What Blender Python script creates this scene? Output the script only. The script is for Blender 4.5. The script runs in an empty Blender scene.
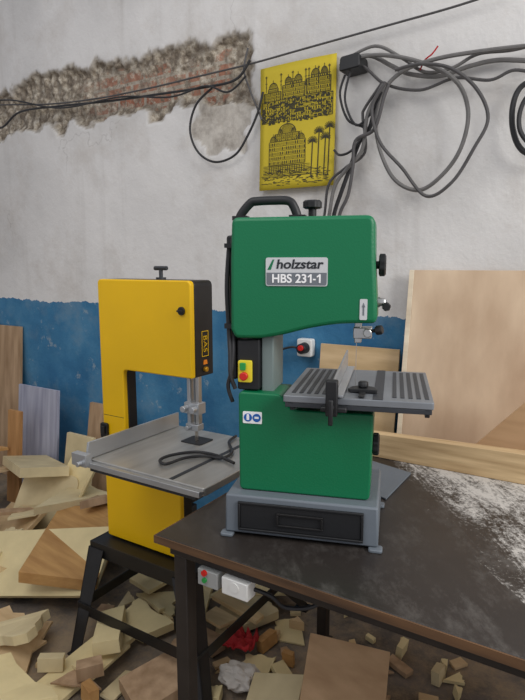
import bpy, bmesh, math, random
from mathutils import Vector, Matrix, noise
random.seed(7)
F=560.0; CZ=1.42; TH=math.atan(85/560); S=math.sin(TH); C=math.cos(TH)
scene=bpy.context.scene
try: scene.view_settings.view_transform='Standard'
except Exception: pass

# ------------------------------------------------------------------ frames
class Frame:
    def __init__(s,ox,oy,oz,deg):
        s.o=Vector((ox,oy,oz)); s.a=math.radians(deg)
        s.M=Matrix.Translation(s.o)@Matrix.Rotation(s.a,4,'Z'); s.I=s.M.inverted()
    def _ray(s,px,py):
        u=(px-262.5)/F; v=(350-py)/F
        d=Vector((u,C+v*S,v*C-S)); c=Vector((0,0,CZ))
        lo=s.I@c; ld=s.I.to_3x3()@d
        return lo,ld
    def py(s,px,py,y):
        lo,ld=s._ray(px,py); t=(y-lo.y)/ld.y; return lo+ld*t
    def pz(s,px,py,z):
        lo,ld=s._ray(px,py); t=(z-lo.z)/ld.z; return lo+ld*t
R=Frame(0,0,0,-32)
G=Frame(-.0986,1.2805,.77,-13.2)

# ------------------------------------------------------------------ materials
def rgb(r,g,b):
    f=lambda c:(c/255/12.92 if c/255<=.04045 else ((c/255+.055)/1.055)**2.4)
    return (f(r),f(g),f(b),1)
def mul(c,k): return (min(c[0]*k,1),min(c[1]*k,1),min(c[2]*k,1),1)
def M(name,col,rough=.6,metal=0,var=.12,scale=6,stretch=(1,1,1),bump=0,bscale=80,col2=None,spec=.5):
    m=bpy.data.materials.new(name); m.use_nodes=True; nt=m.node_tree; N=nt.nodes; L=nt.links
    b=N['Principled BSDF']; b.inputs['Roughness'].default_value=rough; b.inputs['Metallic'].default_value=metal
    b.inputs['Specular IOR Level'].default_value=spec
    tc=N.new('ShaderNodeTexCoord'); mp=N.new('ShaderNodeMapping'); mp.inputs['Scale'].default_value=stretch
    L.new(tc.outputs['Object'],mp.inputs['Vector'])
    n=N.new('ShaderNodeTexNoise'); n.inputs['Scale'].default_value=scale; n.inputs['Detail'].default_value=8
    L.new(mp.outputs[0],n.inputs['Vector'])
    r=N.new('ShaderNodeValToRGB'); r.color_ramp.elements[0].position=.3; r.color_ramp.elements[1].position=.7
    r.color_ramp.elements[0].color=mul(col2 or col,1-var); r.color_ramp.elements[1].color=mul(col,1+var)
    L.new(n.outputs['Fac'],r.inputs[0]); L.new(r.outputs[0],b.inputs['Base Color'])
    if bump:
        n2=N.new('ShaderNodeTexNoise'); n2.inputs['Scale'].default_value=bscale; n2.inputs['Detail'].default_value=4
        L.new(mp.outputs[0],n2.inputs['Vector'])
        bp=N.new('ShaderNodeBump'); bp.inputs['Strength'].default_value=bump; bp.inputs['Distance'].default_value=.004
        L.new(n2.outputs['Fac'],bp.inputs['Height']); L.new(bp.outputs[0],b.inputs['Normal'])
    return m
green=M('green_enamel',rgb(0,112,70),.42,var=.05,scale=3,bump=.12,bscale=220)
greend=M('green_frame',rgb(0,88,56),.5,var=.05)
yellow=M('yellow_enamel',rgb(244,194,0),.42,var=.05,scale=4,bump=.05,bscale=200)
black=M('black_plastic',rgb(26,27,29),.5,var=.2,bump=.1)
blackp=M('black_paint',rgb(24,23,23),.45,var=.3,scale=20)
legm=M('bench_frame_paint',rgb(44,38,34),.5,var=.3,scale=14)
rubber=M('cable_rubber',rgb(42,42,44),.5,var=.2,scale=30)
greyc=M('grey_cable',rgb(112,110,108),.45,var=.15,scale=20)
greyd=M('dark_grey_cable',rgb(80,78,78),.45,var=.15,scale=20)
gbase=M('grey_enamel',rgb(108,116,124),.5,var=.07,bump=.1)
dgrey=M('dark_grey_iron',rgb(58,61,66),.5,.2,var=.12,scale=15)
mgrey=M('machined_grey',rgb(130,134,139),.42,.3,var=.1,scale=12)
alu=M('aluminium',rgb(190,193,196),.32,.7,var=.1,scale=10,stretch=(1,.1,1))
cast=M('cast_table',rgb(178,176,170),.36,.45,var=.14,scale=5,stretch=(6,1,1),bump=.12,bscale=30)
steel=M('steel',rgb(196,196,194),.28,.9,var=.06)
white=M('white_plastic',rgb(234,234,230),.4,var=.03)
greyp=M('grey_plastic',rgb(160,162,160),.5,var=.05)
red=M('red_plastic',rgb(205,35,28),.4,var=.05)
redc=M('red_cloth',rgb(176,38,42),.85,var=.2,scale=30)
gbtn=M('green_button',rgb(40,150,70),.4,var=.05)
ylab=M('yellow_switch_face',rgb(235,215,50),.45,var=.03)
blue=M('blue_sticker',rgb(30,95,175),.4,var=.03)
silver=M('silver_label',rgb(206,208,210),.4,.1,var=.03)
lgrey=M('label_grey_band',rgb(112,117,124),.45,var=.03)
dark=M('dark_print',rgb(34,38,44),.5,var=.05)
wprint=M('white_print',rgb(248,248,248),.5,var=.01)
orange=M('orange_print',rgb(230,130,20),.5,var=.03)
gold=M('brass',rgb(200,150,40),.35,.6,var=.05)
card=M('yellow_card',rgb(206,184,48),.75,var=.07,scale=5)
ink=M('black_ink',rgb(62,59,42),.8,var=.15,scale=40)
def wood(n,a,b,st=(1,10,10),sc=3,rough=.65): return M(n,rgb(*a),rough,var=.06,scale=sc,stretch=st,bump=.15,bscale=12,col2=rgb(*b),spec=.3)
ply=wood('plywood_light',(228,204,174),(200,170,140),(3,1,1.3),2.0)
plyedge=wood('plywood_edge',(240,226,200),(224,206,178),(1,8,8))
ply2=wood('plywood_tan',(218,190,148),(194,164,120),(1,6,6))
pine=wood('pine',(226,200,152),(206,174,124),(1,9,9))
rail=wood('rough_pine',(222,194,150),(186,154,112),(1,12,12),4)
pine2=wood('pine_dark',(198,150,98),(172,126,78),(8,8,1))
ora=wood('orange_wood',(202,158,100),(178,132,80),(1,8,8))
beige=wood('beige_board',(222,206,164),(200,182,142),(2,2,2),3)
lav=wood('grey_faced_board',(180,182,196),(150,152,172),(16,9,1),2)
brown=wood('brown_board',(190,160,128),(160,130,98),(8,8,1))
tan=wood('warm_tan_board',(210,174,134),(192,154,114),(1,6,6))
foamw=M('pale_foam_board',rgb(226,208,158),.85,var=.08,scale=9,bump=.4,bscale=50)
pap=M('crumpled_paper',rgb(196,190,182),.85,var=.12,scale=12,bump=.4,bscale=30)

# ------------------------------------------------------------------ mesh helpers
def box(bm,x0,x1,y0,y1,z0,z1,Mx=None):
    vs=[bm.verts.new((x,y,z)) for x in(x0,x1) for y in(y0,y1) for z in(z0,z1)]
    for f in((0,1,3,2),(4,6,7,5),(0,4,5,1),(2,3,7,6),(0,2,6,4),(1,5,7,3)): bm.faces.new([vs[i] for i in f])
    if Mx is not None: bmesh.ops.transform(bm,matrix=Mx,verts=vs)
    return vs
def rounded(pts,r,n=5):
    out=[]; k=len(pts)
    rs=r if isinstance(r,(list,tuple)) else [r]*k
    for i in range(k):
        p=Vector(pts[i]); a=Vector(pts[i-1]); b=Vector(pts[(i+1)%k]); rr=rs[i]
        if rr<=0: out.append(tuple(p)); continue
        da=(a-p); db=(b-p); l=min(rr,da.length*.45,db.length*.45)
        pa=p+da.normalized()*l; pb=p+db.normalized()*l
        for j in range(n+1):
            t=j/n; q=pa*(1-t)**2+p*2*t*(1-t)+pb*t*t; out.append(tuple(q))
    return out
def prism(bm,pts,a0,a1,axis='y'):
    f={'y':lambda p,a:(p[0],a,p[1]),'x':lambda p,a:(a,p[0],p[1]),'z':lambda p,a:(p[0],p[1],a)}[axis]
    A=[bm.verts.new(f(p,a0)) for p in pts]; B=[bm.verts.new(f(p,a1)) for p in pts]; n=len(pts)
    bm.faces.new(A); bm.faces.new(B[::-1])
    for i in range(n): bm.faces.new((A[i],B[i],B[(i+1)%n],A[(i+1)%n]))
    return A+B
def cyl(bm,p0,p1,r,r2=None,seg=24):
    p0=Vector(p0);p1=Vector(p1); r2=r if r2 is None else r2
    z=(p1-p0).normalized(); x=z.orthogonal().normalized(); y=z.cross(x)
    A=[];B=[]
    for i in range(seg):
        a=2*math.pi*i/seg; d=x*math.cos(a)+y*math.sin(a)
        A.append(bm.verts.new(p0+d*r)); B.append(bm.verts.new(p1+d*r2))
    bm.faces.new(A[::-1]); bm.faces.new(B)
    for i in range(seg): bm.faces.new((A[i],A[(i+1)%seg],B[(i+1)%seg],B[i]))
def knob(bm,p0,d,r,h,lobes=8):
    p0=Vector(p0); z=Vector(d).normalized(); x=z.orthogonal().normalized(); y=z.cross(x); seg=lobes*6
    rings=[]
    for t,k in((0,.8),(.15,1),(.8,1),(1,.82)):
        ring=[]
        for i in range(seg):
            a=2*math.pi*i/seg; rr=r*k*(1-.09*(.5+.5*math.cos(a*lobes)))
            ring.append(bm.verts.new(p0+z*h*t+(x*math.cos(a)+y*math.sin(a))*rr))
        rings.append(ring)
    bm.faces.new(rings[0][::-1]); bm.faces.new(rings[-1])
    for A,B in zip(rings,rings[1:]):
        for i in range(seg): bm.faces.new((A[i],A[(i+1)%seg],B[(i+1)%seg],B[i]))
def spline(pts,n=8,closed=False):
    P=[Vector(p) for p in pts]; out=[]; k=len(P)
    rng=range(k if closed else k-1)
    for i in rng:
        if closed: a,b,c,d=P[i-1],P[i],P[(i+1)%k],P[(i+2)%k]
        else: a=P[max(i-1,0)];b=P[i];c=P[i+1];d=P[min(i+2,k-1)]
        for j in range(n):
            t=j/n; out.append(.5*((2*b)+(c-a)*t+(2*a-5*b+4*c-d)*t*t+(3*b-a-3*c+d)*t**3))
    if not closed: out.append(P[-1])
    return out
def tube(bm,pts,r,seg=8,closed=False,n=8,smooth=True):
    Q=spline(pts,n,closed) if smooth else [Vector(p) for p in pts]
    k=len(Q); rings=[]; up=None
    for i,q in enumerate(Q):
        t=(Q[(i+1)%k]-Q[i-1]) if closed else (Q[min(i+1,k-1)]-Q[max(i-1,0)])
        t.normalize()
        if up is None: up=t.orthogonal().normalized()
        up=(up-t*up.dot(t)); up=up.normalized() if up.length>1e-6 else t.orthogonal().normalized()
        s=t.cross(up)
        rings.append([bm.verts.new(q+(up*math.cos(2*math.pi*j/seg)+s*math.sin(2*math.pi*j/seg))*r) for j in range(seg)])
    for i in range(k if closed else k-1):
        A=rings[i];B=rings[(i+1)%k]
        for j in range(seg): bm.faces.new((A[j],A[(j+1)%seg],B[(j+1)%seg],B[j]))
    if not closed: bm.faces.new(rings[0][::-1]); bm.faces.new(rings[-1])
def B(): return bmesh.new()
def finish(name,bm,mat,bevel=0,smooth=False,seg=2):
    bmesh.ops.recalc_face_normals(bm,faces=bm.faces[:])
    me=bpy.data.meshes.new(name); bm.to_mesh(me); bm.free(); me.materials.append(mat)
    if smooth or bevel:
        try:
            me.shade_smooth() if hasattr(me,'shade_smooth') else None
            me.set_sharp_from_angle(angle=math.radians(38))
        except Exception: pass
    o=bpy.data.objects.new(name,me); scene.collection.objects.link(o)
    if bevel:
        b=o.modifiers.new('bevel','BEVEL'); b.width=bevel; b.segments=seg; b.limit_method='ANGLE'; b.angle_limit=math.radians(38)
    return o
class Thing:
    def __init__(s,name,label,cat,frame,O,group=None):
        s.f=frame; s.O=Vector(O)
        e=bpy.data.objects.new(name,None); e.empty_display_size=.05; scene.collection.objects.link(e)
        e.matrix_world=frame.M@Matrix.Translation(s.O); e['label']=label; e['category']=cat
        if group: e['group']=group
        s.e=e
    def part(s,name,bm,mat,parent=None,bevel=0,smooth=False,label=None,seg=2):
        bmesh.ops.translate(bm,vec=-s.O,verts=bm.verts[:])
        o=finish(name,bm,mat,bevel,smooth,seg); o.parent=parent or s.e
        if label: o['label']=label
        return o
def solo(name,label,cat,frame,O,bm,mat,bevel=0,smooth=False,group=None,kind=None,seg=2):
    bmesh.ops.translate(bm,vec=-Vector(O),verts=bm.verts[:])
    o=finish(name,bm,mat,bevel,smooth,seg); o.matrix_world=frame.M@Matrix.Translation(Vector(O))
    if kind: o['kind']=kind
    if kind!='structure':
        o['label']=label; o['category']=cat
    if group: o['group']=group
    return o
def textbm(s,size,Mx,depth=.0006,sx=1,bold=0,shear=0,align='CENTER'):
    c=bpy.data.curves.new('t','FONT'); c.body=s; c.size=size; c.extrude=depth; c.align_x=align; c.align_y='CENTER'; c.offset=bold; c.shear=shear
    o=bpy.data.objects.new('t',c); scene.collection.objects.link(o); bpy.context.view_layer.update()
    me=bpy.data.meshes.new_from_object(o.evaluated_get(bpy.context.evaluated_depsgraph_get()))
    bm=bmesh.new(); bm.from_mesh(me); bmesh.ops.transform(bm,matrix=Mx@Matrix.Diagonal((sx,1,1,1)),verts=bm.verts[:])
    bpy.data.objects.remove(o); bpy.data.curves.remove(c); bpy.data.meshes.remove(me); return bm
RX=Matrix.Rotation(math.pi/2,4,'X')

# ------------------------------------------------------------------ SETTING
WY=2.29
def sst(a,b,x):
    t=max(0,min(1,(x-a)/(b-a))); return t*t*(3-2*t)
def build_wall():
    x0,x1,z0,z1=-5.0,1.6,0,3.3; st=.0105
    nx=int((x1-x0)/st); nz=int((z1-z0)/st)
    verts=[];cols=[]
    nn=noise.noise
    for i in range(nx+1):
        x=x0+(x1-x0)*i/nx
        for j in range(nz+1):
            z=z0+(z1-z0)*j/nz; p=Vector((x,0,z))
            m=m2=bz=0.0; dep=0.0
            if z>1.8 and x<-1.3:
                nA=nn(p*3)*.10+nn(p*9)*.07+nn(p*22)*.035
                tt=(x+3.54)/2.05
                lo=2.235-.06*tt; hi=2.485+.0*tt
                # the break reaches down beside the card, over the bare render
                d=min(z-lo,hi-z,-1.5-x)+nA*.75
                m=sst(-.001,.003,d)
                d2=min(z-1.97-.3*max(0,-1.7-x),2.3-z,-1.50-x,x+1.84)+nA*.8
                m2=max(sst(-.002,.003,d2),sst(-.018,-.013,d+.014*nn(p*40)))
                if m>0:
                    bz=sst(.040,.055,d+nn(p*7)*.04)*sst(-2.75,-2.35,x)*(1-sst(-1.66,-1.6,x))
                    rubble=.018*nn(p*10)+.020*nn(p*26)+.008*nn(p*48)
                    dep=m*max(0.006,.024+.012*sst(.0,.05,d)+rubble*(1-.8*bz))
                if m<.5: dep+=m2*(.005+.006*abs(nn(p*22)))
            dep+=.004*nn(p*1.7)+.0015*nn(p*8)
            verts.append((x,WY+dep,z)); cols.append((m,m2,bz,1))
    faces=[]
    for i in range(nx):
        for j in range(nz):
            a=i*(nz+1)+j; faces.append((a,a+nz+1,a+nz+2,a+1))
    me=bpy.data.meshes.new('wall_back'); me.from_pydata(verts,[],faces)
    ca=me.color_attributes.new('damage','FLOAT_COLOR','POINT')
    ca.data.foreach_set('color',[c for q in cols for c in q])
    me.shade_smooth()
    o=bpy.data.objects.new('wall_back',me); scene.collection.objects.link(o); o.matrix_world=R.M; o['kind']='structure'
    m=bpy.data.materials.new('painted_plaster'); m.use_nodes=True; nt=m.node_tree;N=nt.nodes;L=nt.links
    b=N['Principled BSDF']; b.inputs['Roughness'].default_value=.75; b.inputs['Specular IOR Level'].default_value=.3
    tc=N.new('ShaderNodeTexCoord'); sep=N.new('ShaderNodeSeparateXYZ'); L.new(tc.outputs['Object'],sep.inputs[0])
    def nz(sc,det=5,vec=None,rough=.55):
        n=N.new('ShaderNodeTexNoise'); n.inputs['Scale'].default_value=sc; n.inputs['Detail'].default_value=det; n.inputs['Roughness'].default_value=rough
        L.new(vec or tc.outputs['Object'],n.inputs['Vector']); return n.outputs['Fac']
    def ramp(src,stops):
        r=N.new('ShaderNodeValToRGB'); e=r.color_ramp.elements
        e[0].position,e[0].color=stops[0]; e[1].position,e[1].color=stops[-1]
        for p,c in stops[1:-1]:
            q=e.new(p); q.color=c
        L.new(src,r.inputs[0]); return r.outputs[0]
    def math_(op,a,bv,cl=False):
        n=N.new('ShaderNodeMath'); n.operation=op; n.use_clamp=cl
        for i,v in enumerate((a,bv)):
            if isinstance(v,(int,float)): n.inputs[i].default_value=v
            else: L.new(v,n.inputs[i])
        return n.outputs[0]
    def mix(f,a,c):
        n=N.new('ShaderNodeMix'); n.data_type='RGBA'
        if isinstance(f,(int,float)): n.inputs[0].default_value=f
        else: L.new(f,n.inputs[0])
        for i,v in((6,a),(7,c)):
            if isinstance(v,tuple): n.inputs[i].default_value=v
            else: L.new(v,n.inputs[i])
        return n.outputs[2]
    bw=((0,0,0,1),(1,1,1,1))
    wcol=ramp(nz(1.6,8),[(.3,rgb(208,206,203)),(.5,rgb(223,221,218)),(.7,rgb(233,231,228))])
    stain=ramp(nz(2.6,10,rough=.72),[(.50,bw[0]),(.74,bw[1])])
    wcol=mix(math_('MULTIPLY',stain,.48),wcol,rgb(182,172,160))
    drip=N.new('ShaderNodeMapping'); drip.inputs['Scale'].default_value=(9,1,.7); L.new(tc.outputs['Object'],drip.inputs[0])
    dr_=ramp(nz(1,6,drip.outputs[0]),[(.56,bw[0]),(.76,bw[1])])
    wcol=mix(math_('MULTIPLY',dr_,.24),wcol,rgb(158,150,140))
    # a few hairline cracks, broken up by noise
    cv=N.new('ShaderNodeTexVoronoi'); cv.feature='DISTANCE_TO_EDGE'; cv.inputs['Scale'].default_value=.8
    wn=N.new('ShaderNodeTexNoise'); wn.inputs['Scale'].default_value=3; wn.inputs['Detail'].default_value=8; L.new(tc.outputs['Object'],wn.inputs['Vector'])
    vm=N.new('ShaderNodeVectorMath'); vm.operation='MULTIPLY_ADD'; L.new(wn.outputs['Color'],vm.inputs[0]); vm.inputs[1].default_value=(.6,.6,.6); L.new(tc.outputs['Object'],vm.inputs[2]); L.new(vm.outputs[0],cv.inputs['Vector'])
    crack=math_('MULTIPLY',ramp(cv.outputs['Distance'],[(.0,bw[1]),(.004,bw[0])]),ramp(nz(1.3,2),[(.55,bw[0]),(.62,bw[1])]))
    wcol=mix(math_('MULTIPLY',crack,.3),wcol,rgb(140,134,126))
    bcol=ramp(nz(3,9,rough=.65),[(.28,rgb(44,100,142)),(.5,rgb(64,124,164)),(.72,rgb(92,146,180))])
    chips=ramp(nz(9,10,rough=.75),[(.61,bw[0]),(.64,bw[1])])
    bcol=mix(math_('MULTIPLY',chips,.6),bcol,rgb(158,172,180))
    scuff=ramp(nz(2.2,10,rough=.75),[(.52,bw[0]),(.64,bw[1])])
    bcol=mix(math_('MULTIPLY',scuff,.45),bcol,rgb(122,148,166))
    zz=math_('ADD',math_('ADD',sep.outputs['Z'],math_('MULTIPLY',math_('SUBTRACT',nz(20,6,rough=.65),.5),.045)),math_('MULTIPLY',math_('SUBTRACT',nz(2.5,3),.5),.08))
    isb=math_('LESS_THAN',zz,1.2)
    base=mix(isb,wcol,bcol)
    mp=N.new('ShaderNodeMapping'); mp.inputs['Rotation'].default_value=(math.pi/2,0,0); L.new(tc.outputs['Object'],mp.inputs[0])
    br=N.new('ShaderNodeTexBrick'); br.inputs['Scale'].default_value=1; br.inputs['Brick Width'].default_value=.19; br.inputs['Row Height'].default_value=.068; br.inputs['Mortar Size'].default_value=.010; br.inputs['Mortar Smooth'].default_value=.2
    br.inputs['Color1'].default_value=rgb(156,104,82); br.inputs['Color2'].default_value=rgb(168,128,108); br.inputs['Mortar'].default_value=rgb(172,162,148)
    L.new(mp.outputs[0],br.inputs['Vector'])
    va=N.new('ShaderNodeVertexColor'); va.layer_name='damage'; sc=N.new('ShaderNodeSeparateColor'); L.new(va.outputs[0],sc.inputs[0])
    vor=N.new('ShaderNodeTexVoronoi'); vor.inputs['Scale'].default_value=24; L.new(tc.outputs['Object'],vor.inputs['Vector'])
    mort=ramp(nz(26,10,rough=.8),[(.40,rgb(126,116,102)),(.5,rgb(174,162,144)),(.60,rgb(212,204,188))])
    mort=mix(math_('MULTIPLY',ramp(vor.outputs['Distance'],[(.42,bw[0]),(.66,bw[1])]),.5),mort,rgb(90,78,68))
    brm=mix(math_('MULTIPLY',ramp(nz(20,9,rough=.78),[(.49,bw[0]),(.51,bw[1])]),.85),br.outputs['Color'],mort)
    rub=mix(sc.outputs[2],mort,brm)
    cem=ramp(nz(12,10,rough=.75),[(.35,rgb(160,152,142)),(.6,rgb(206,200,190))])
    c=mix(sc.outputs[1],base,cem); c=mix(sc.outputs[0],c,rub)
    L.new(c,b.inputs['Base Color'])
    bp=N.new('ShaderNodeBump'); L.new(math_('ADD',.32,math_('MULTIPLY',sc.outputs[0],.5)),bp.inputs['Strength']); bp.inputs['Distance'].default_value=.013
    h=math_('ADD',nz(10,6),math_('MULTIPLY',nz(60,5),.35)); h=math_('SUBTRACT',h,math_('MULTIPLY',math_('MULTIPLY',vor.outputs['Distance'],sc.outputs[0]),1.0))
    L.new(h,bp.inputs['Height']); L.new(bp.outputs[0],b.inputs['Normal'])
    me.materials.append(m)
build_wall()
floorm=M('dusty_concrete',rgb(124,114,104),.9,var=.2,scale=5,bump=.8,bscale=40,col2=rgb(86,80,75))
nt=floorm.node_tree;N=nt.nodes;L=nt.links; bs=N['Principled BSDF']; src=bs.inputs['Base Color'].links[0].from_socket
tc=[x for x in N if x.type=='TEX_COORD'][0]
n=N.new('ShaderNodeTexNoise'); n.inputs['Scale'].default_value=2.6; n.inputs['Detail'].default_value=12; n.inputs['Roughness'].default_value=.82; L.new(tc.outputs['Object'],n.inputs['Vector'])
r=N.new('ShaderNodeMapRange'); L.new(n.outputs['Fac'],r.inputs[0]); r.inputs[1].default_value=.44; r.inputs[2].default_value=.60; r.inputs[4].default_value=.75
mx_=N.new('ShaderNodeMix'); mx_.data_type='RGBA'; L.new(r.outputs[0],mx_.inputs[0]); L.new(src,mx_.inputs[6]); mx_.inputs[7].default_value=rgb(170,148,116); L.new(mx_.outputs[2],bs.inputs['Base Color'])
bm=B(); box(bm,-5,2.5,-2.5,WY+.12,-.08,0); solo('floor','','',R,(0,0,0),bm,floorm,kind='structure')
wl=M('plaster_side',rgb(200,200,200),.8,var=.06,scale=2)
bm=B(); box(bm,-5.1,-5,-2.5,WY+.12,0,3.3); solo('wall_left','','',R,(-5.05,0,0),bm,wl,kind='structure')

# ------------------------------------------------------------------ WORK TABLE
def desk_mat():
    m=bpy.data.materials.new('dusty_black_top'); m.use_nodes=True; nt=m.node_tree;N=nt.nodes;L=nt.links
    b=N['Principled BSDF']; tc=N.new('ShaderNodeTexCoord'); sep=N.new('ShaderNodeSeparateXYZ'); L.new(tc.outputs['Object'],sep.inputs[0])
    def nzv(vec,sc,det=8,rough=.6,dist=0):
        n=N.new('ShaderNodeTexNoise'); n.inputs['Scale'].default_value=sc; n.inputs['Detail'].default_value=det; n.inputs['Roughness'].default_value=rough; n.inputs['Distortion'].default_value=dist; L.new(vec,n.inputs['Vector']); return n.outputs['Fac']
    def mth(op,a,c,cl=False):
        n=N.new('ShaderNodeMath'); n.operation=op; n.use_clamp=cl
        for i,v in enumerate((a,c)):
            if isinstance(v,(int,float)): n.inputs[i].default_value=v
            else: L.new(v,n.inputs[i])
        return n.outputs[0]
    def mr(v,a,c,o0=0,o1=1):
        n=N.new('ShaderNodeMapRange'); n.clamp=True; L.new(v,n.inputs[0]); n.inputs[1].default_value=a; n.inputs[2].default_value=c; n.inputs[3].default_value=o0; n.inputs[4].default_value=o1; return n.outputs[0]
    X=sep.outputs['X']; Yy=sep.outputs['Y']; obj=tc.outputs['Object']
    a=mth('ADD',X,mth('MULTIPLY',Yy,.75)); c_=mth('SUBTRACT',X,Yy)
    cmb=N.new('ShaderNodeCombineXYZ'); L.new(mth('MULTIPLY',a,8),cmb.inputs[0]); L.new(mth('MULTIPLY',c_,1.6),cmb.inputs[1])
    streak=nzv(cmb.outputs[0],1.7,14,.82,.6)
    fine=nzv(obj,120,3,.7); big=nzv(obj,3.5,4); grain=nzv(obj,38,8,.82)
    g=mth('ADD',mr(a,.80,1.04,0,.38),mth('MULTIPLY',mr(Yy,.72,.86,0,.16),mr(X,.15,.45)))
    d=mth('ADD',mth('ADD',mth('MULTIPLY',streak,.95),mth('MULTIPLY',fine,.40)),g)
    d=mth('ADD',d,mth('ADD',mth('MULTIPLY',big,.28),mth('MULTIPLY',grain,.30)))
    mask=mth('MULTIPLY',mr(d,1.27,1.42),mr(X,.10,.3))
    cm2=N.new('ShaderNodeCombineXYZ'); L.new(mth('MULTIPLY',a,3),cm2.inputs[0]); L.new(mth('MULTIPLY',c_,1.2),cm2.inputs[1])
    haze=mth('MULTIPLY',mr(nzv(cm2.outputs[0],3,12,.82),.5,.78),mr(X,0,.8,.05,.20))
    tot=mth('MAXIMUM',mth('MULTIPLY',mask,.86),haze)
    bs=N.new('ShaderNodeValToRGB'); bs.color_ramp.elements[0].color=rgb(36,32,30); bs.color_ramp.elements[1].color=rgb(56,50,46); L.new(nzv(obj,7),bs.inputs[0])
    r=N.new('ShaderNodeMix'); r.data_type='RGBA'; L.new(tot,r.inputs[0]); L.new(bs.outputs[0],r.inputs[6]); r.inputs[7].default_value=rgb(216,211,203)
    L.new(r.outputs[2],b.inputs['Base Color'])
    L.new(mr(tot,0,.6,.40,.9),b.inputs['Roughness'])
    return m
T=Thing('workbench','long workbench with dusty black top and dark steel frame','workbench',R,(-.9,.95,0))
bm=B(); box(bm,-.9,.8,.95,1.825,.752,.77); T.part('tabletop',bm,desk_mat(),bevel=.002)
edge=wood('worn_edge',(116,86,60),(58,46,38),(1,8,8))
bm=B(); box(bm,-.904,.8,.946,.9495,.750,.769); T.part('edge_band',bm,edge)
bm=B(); box(bm,-.904,-.9005,.9496,1.825,.750,.769); T.part('edge_band',bm,edge)
for q in((-.87,.77,.965,.995),(-.87,.77,1.78,1.81),(-.87,-.84,.996,1.779),(.74,.77,.996,1.779)):
    bm=B(); box(bm,*q,.722,.7515); T.part('rail',bm,legm,bevel=.002)
for x in(-.86,.72):
    for y in(.968,1.765):
        bm=B(); box(bm,x,x+.038,y,y+.036,.008,.722); box(bm,x-.01,x+.048,y-.01,y+.046,0,.008); T.part('leg',bm,legm,bevel=.002)

# ------------------------------------------------------------------ GREEN BANDSAW
A=Thing('band_saw','green tabletop band saw with grey base and tilting saw table','band saw',G,(.19,.13,0))
bm=B()
prism(bm,[(.006,.008),(.372,.008),(.370,.104),(.008,.104)],.006,.262)
base=A.part('base',bm,gbase,bevel=.005)
for x in(-.004,.350):
    for y in(-.006,.242):
        bm=B(); prism(bm,rounded([(x,y),(x+.032,y),(x+.032,y+.028),(x,y+.028)],.008),0,.0078,'z'); A.part('foot_plate',bm,gbase,bevel=.002)
bm=B(); 
box(bm,.040,.338,-.001,.0055,.018,.024); box(bm,.040,.338,-.001,.0055,.084,.090); box(bm,.040,.046,-.001,.0055,.024,.084); box(bm,.332,.338,-.001,.0055,.024,.084)
box(bm,.046,.332,.002,.0055,.024,.084)
dr=A.part('drawer',bm,black,bevel=.0015)
bm=B(); box(bm,.135,.245,-.004,.0018,.066,.071); box(bm,.135,.140,-.004,.0018,.042,.066); box(bm,.240,.245,-.004,.0018,.042,.066); box(bm,.135,.245,-.003,.0018,.038,.042)
A.part('drawer_handle',bm,blackp,parent=dr,bevel=.001)
lowp=rounded([(.034,.105),(.348,.105),(.352,.312),(.16,.312),(.135,.348),(.032,.35)],[.012,.012,.006,.01,.01,.012])
bm=B(); prism(bm,lowp,.040,.150); ld=A.part('lower_wheel_door',bm,green,bevel=.009,seg=3)
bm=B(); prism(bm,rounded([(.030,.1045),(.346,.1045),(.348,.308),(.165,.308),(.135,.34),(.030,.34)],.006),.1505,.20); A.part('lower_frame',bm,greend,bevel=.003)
curve=[tuple(q)[:2] for q in spline([Vector((.030,.479,0)),Vector((.085,.480,0)),Vector((.14,.490,0)),Vector((.20,.506,0)),Vector((.27,.518,0)),Vector((.350,.521,0))],6)]
upp=[(.014,.50),(.024,.482)]+curve+[(.353,.535),(.352,.56)]+rounded([(.345,.66),(.342,.758),(.018,.758),(.015,.66)],[0,.02,.016,0],6)
bm=B(); prism(bm,upp,.040,.150); ud=A.part('upper_wheel_door',bm,green,bevel=.009,seg=3)
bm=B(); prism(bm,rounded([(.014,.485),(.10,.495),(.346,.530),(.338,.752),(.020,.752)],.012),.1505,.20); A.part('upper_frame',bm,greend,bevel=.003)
bm=B(); box(bm,.082,.112,.070,.19,.345,.497); A.part('column',bm,M('column_grey_green',rgb(120,134,132),.5,var=.06),bevel=.003)
bm=B(); prism(bm,rounded([(.026,.352),(.081,.352),(.081,.476),(.026,.472)],.006),.055,.17); sb=A.part('switch_housing',bm,black,bevel=.003)
bm=B(); prism(bm,rounded([(.030,.372),(.064,.372),(.064,.425),(.030,.425)],.005),.046,.0545); sw=A.part('switch_plate',bm,ylab,parent=sb,bevel=.001)
bm=B(); prism(bm,rounded([(.036,.402),(.050,.402),(.050,.420),(.036,.420)],.003),.040,.0455); A.part('start_button',bm,gbtn,parent=sb,bevel=.001)
bm=B(); cyl(bm,(.046,.0455,.388),(.046,.034,.388),.010); A.part('stop_button',bm,red,parent=sb,bevel=.002)
bm=B(); prism(bm,rounded([(-.006,.37),(.018,.37),(.014,.72),(-.008,.72)],.008),.085,.155); A.part('rear_guard',bm,black,bevel=.004)
bm=B(); tube(bm,[(.004,.07,.70),(.000,.06,.60),(.004,.06,.50),(.010,.05,.44),(.012,.045,.39),(.022,.05,.355)],.0055)
A.part('power_cable',bm,rubber,smooth=True)
bm=B(); tube(bm,[(.012,.078,.72),(.008,.07,.66),(.012,.07,.52),(.016,.055,.45),(.014,.047,.40),(.004,.05,.36),(.012,.06,.32)],.005)
A.part('power_cable',bm,rubber,smooth=True)
for q in((-.004,.016,.055,.075,.69,.70),(-.004,.018,.05,.072,.50,.512)):
    bm=B(); box(bm,*q); A.part('cable_clip',bm,black)
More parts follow.
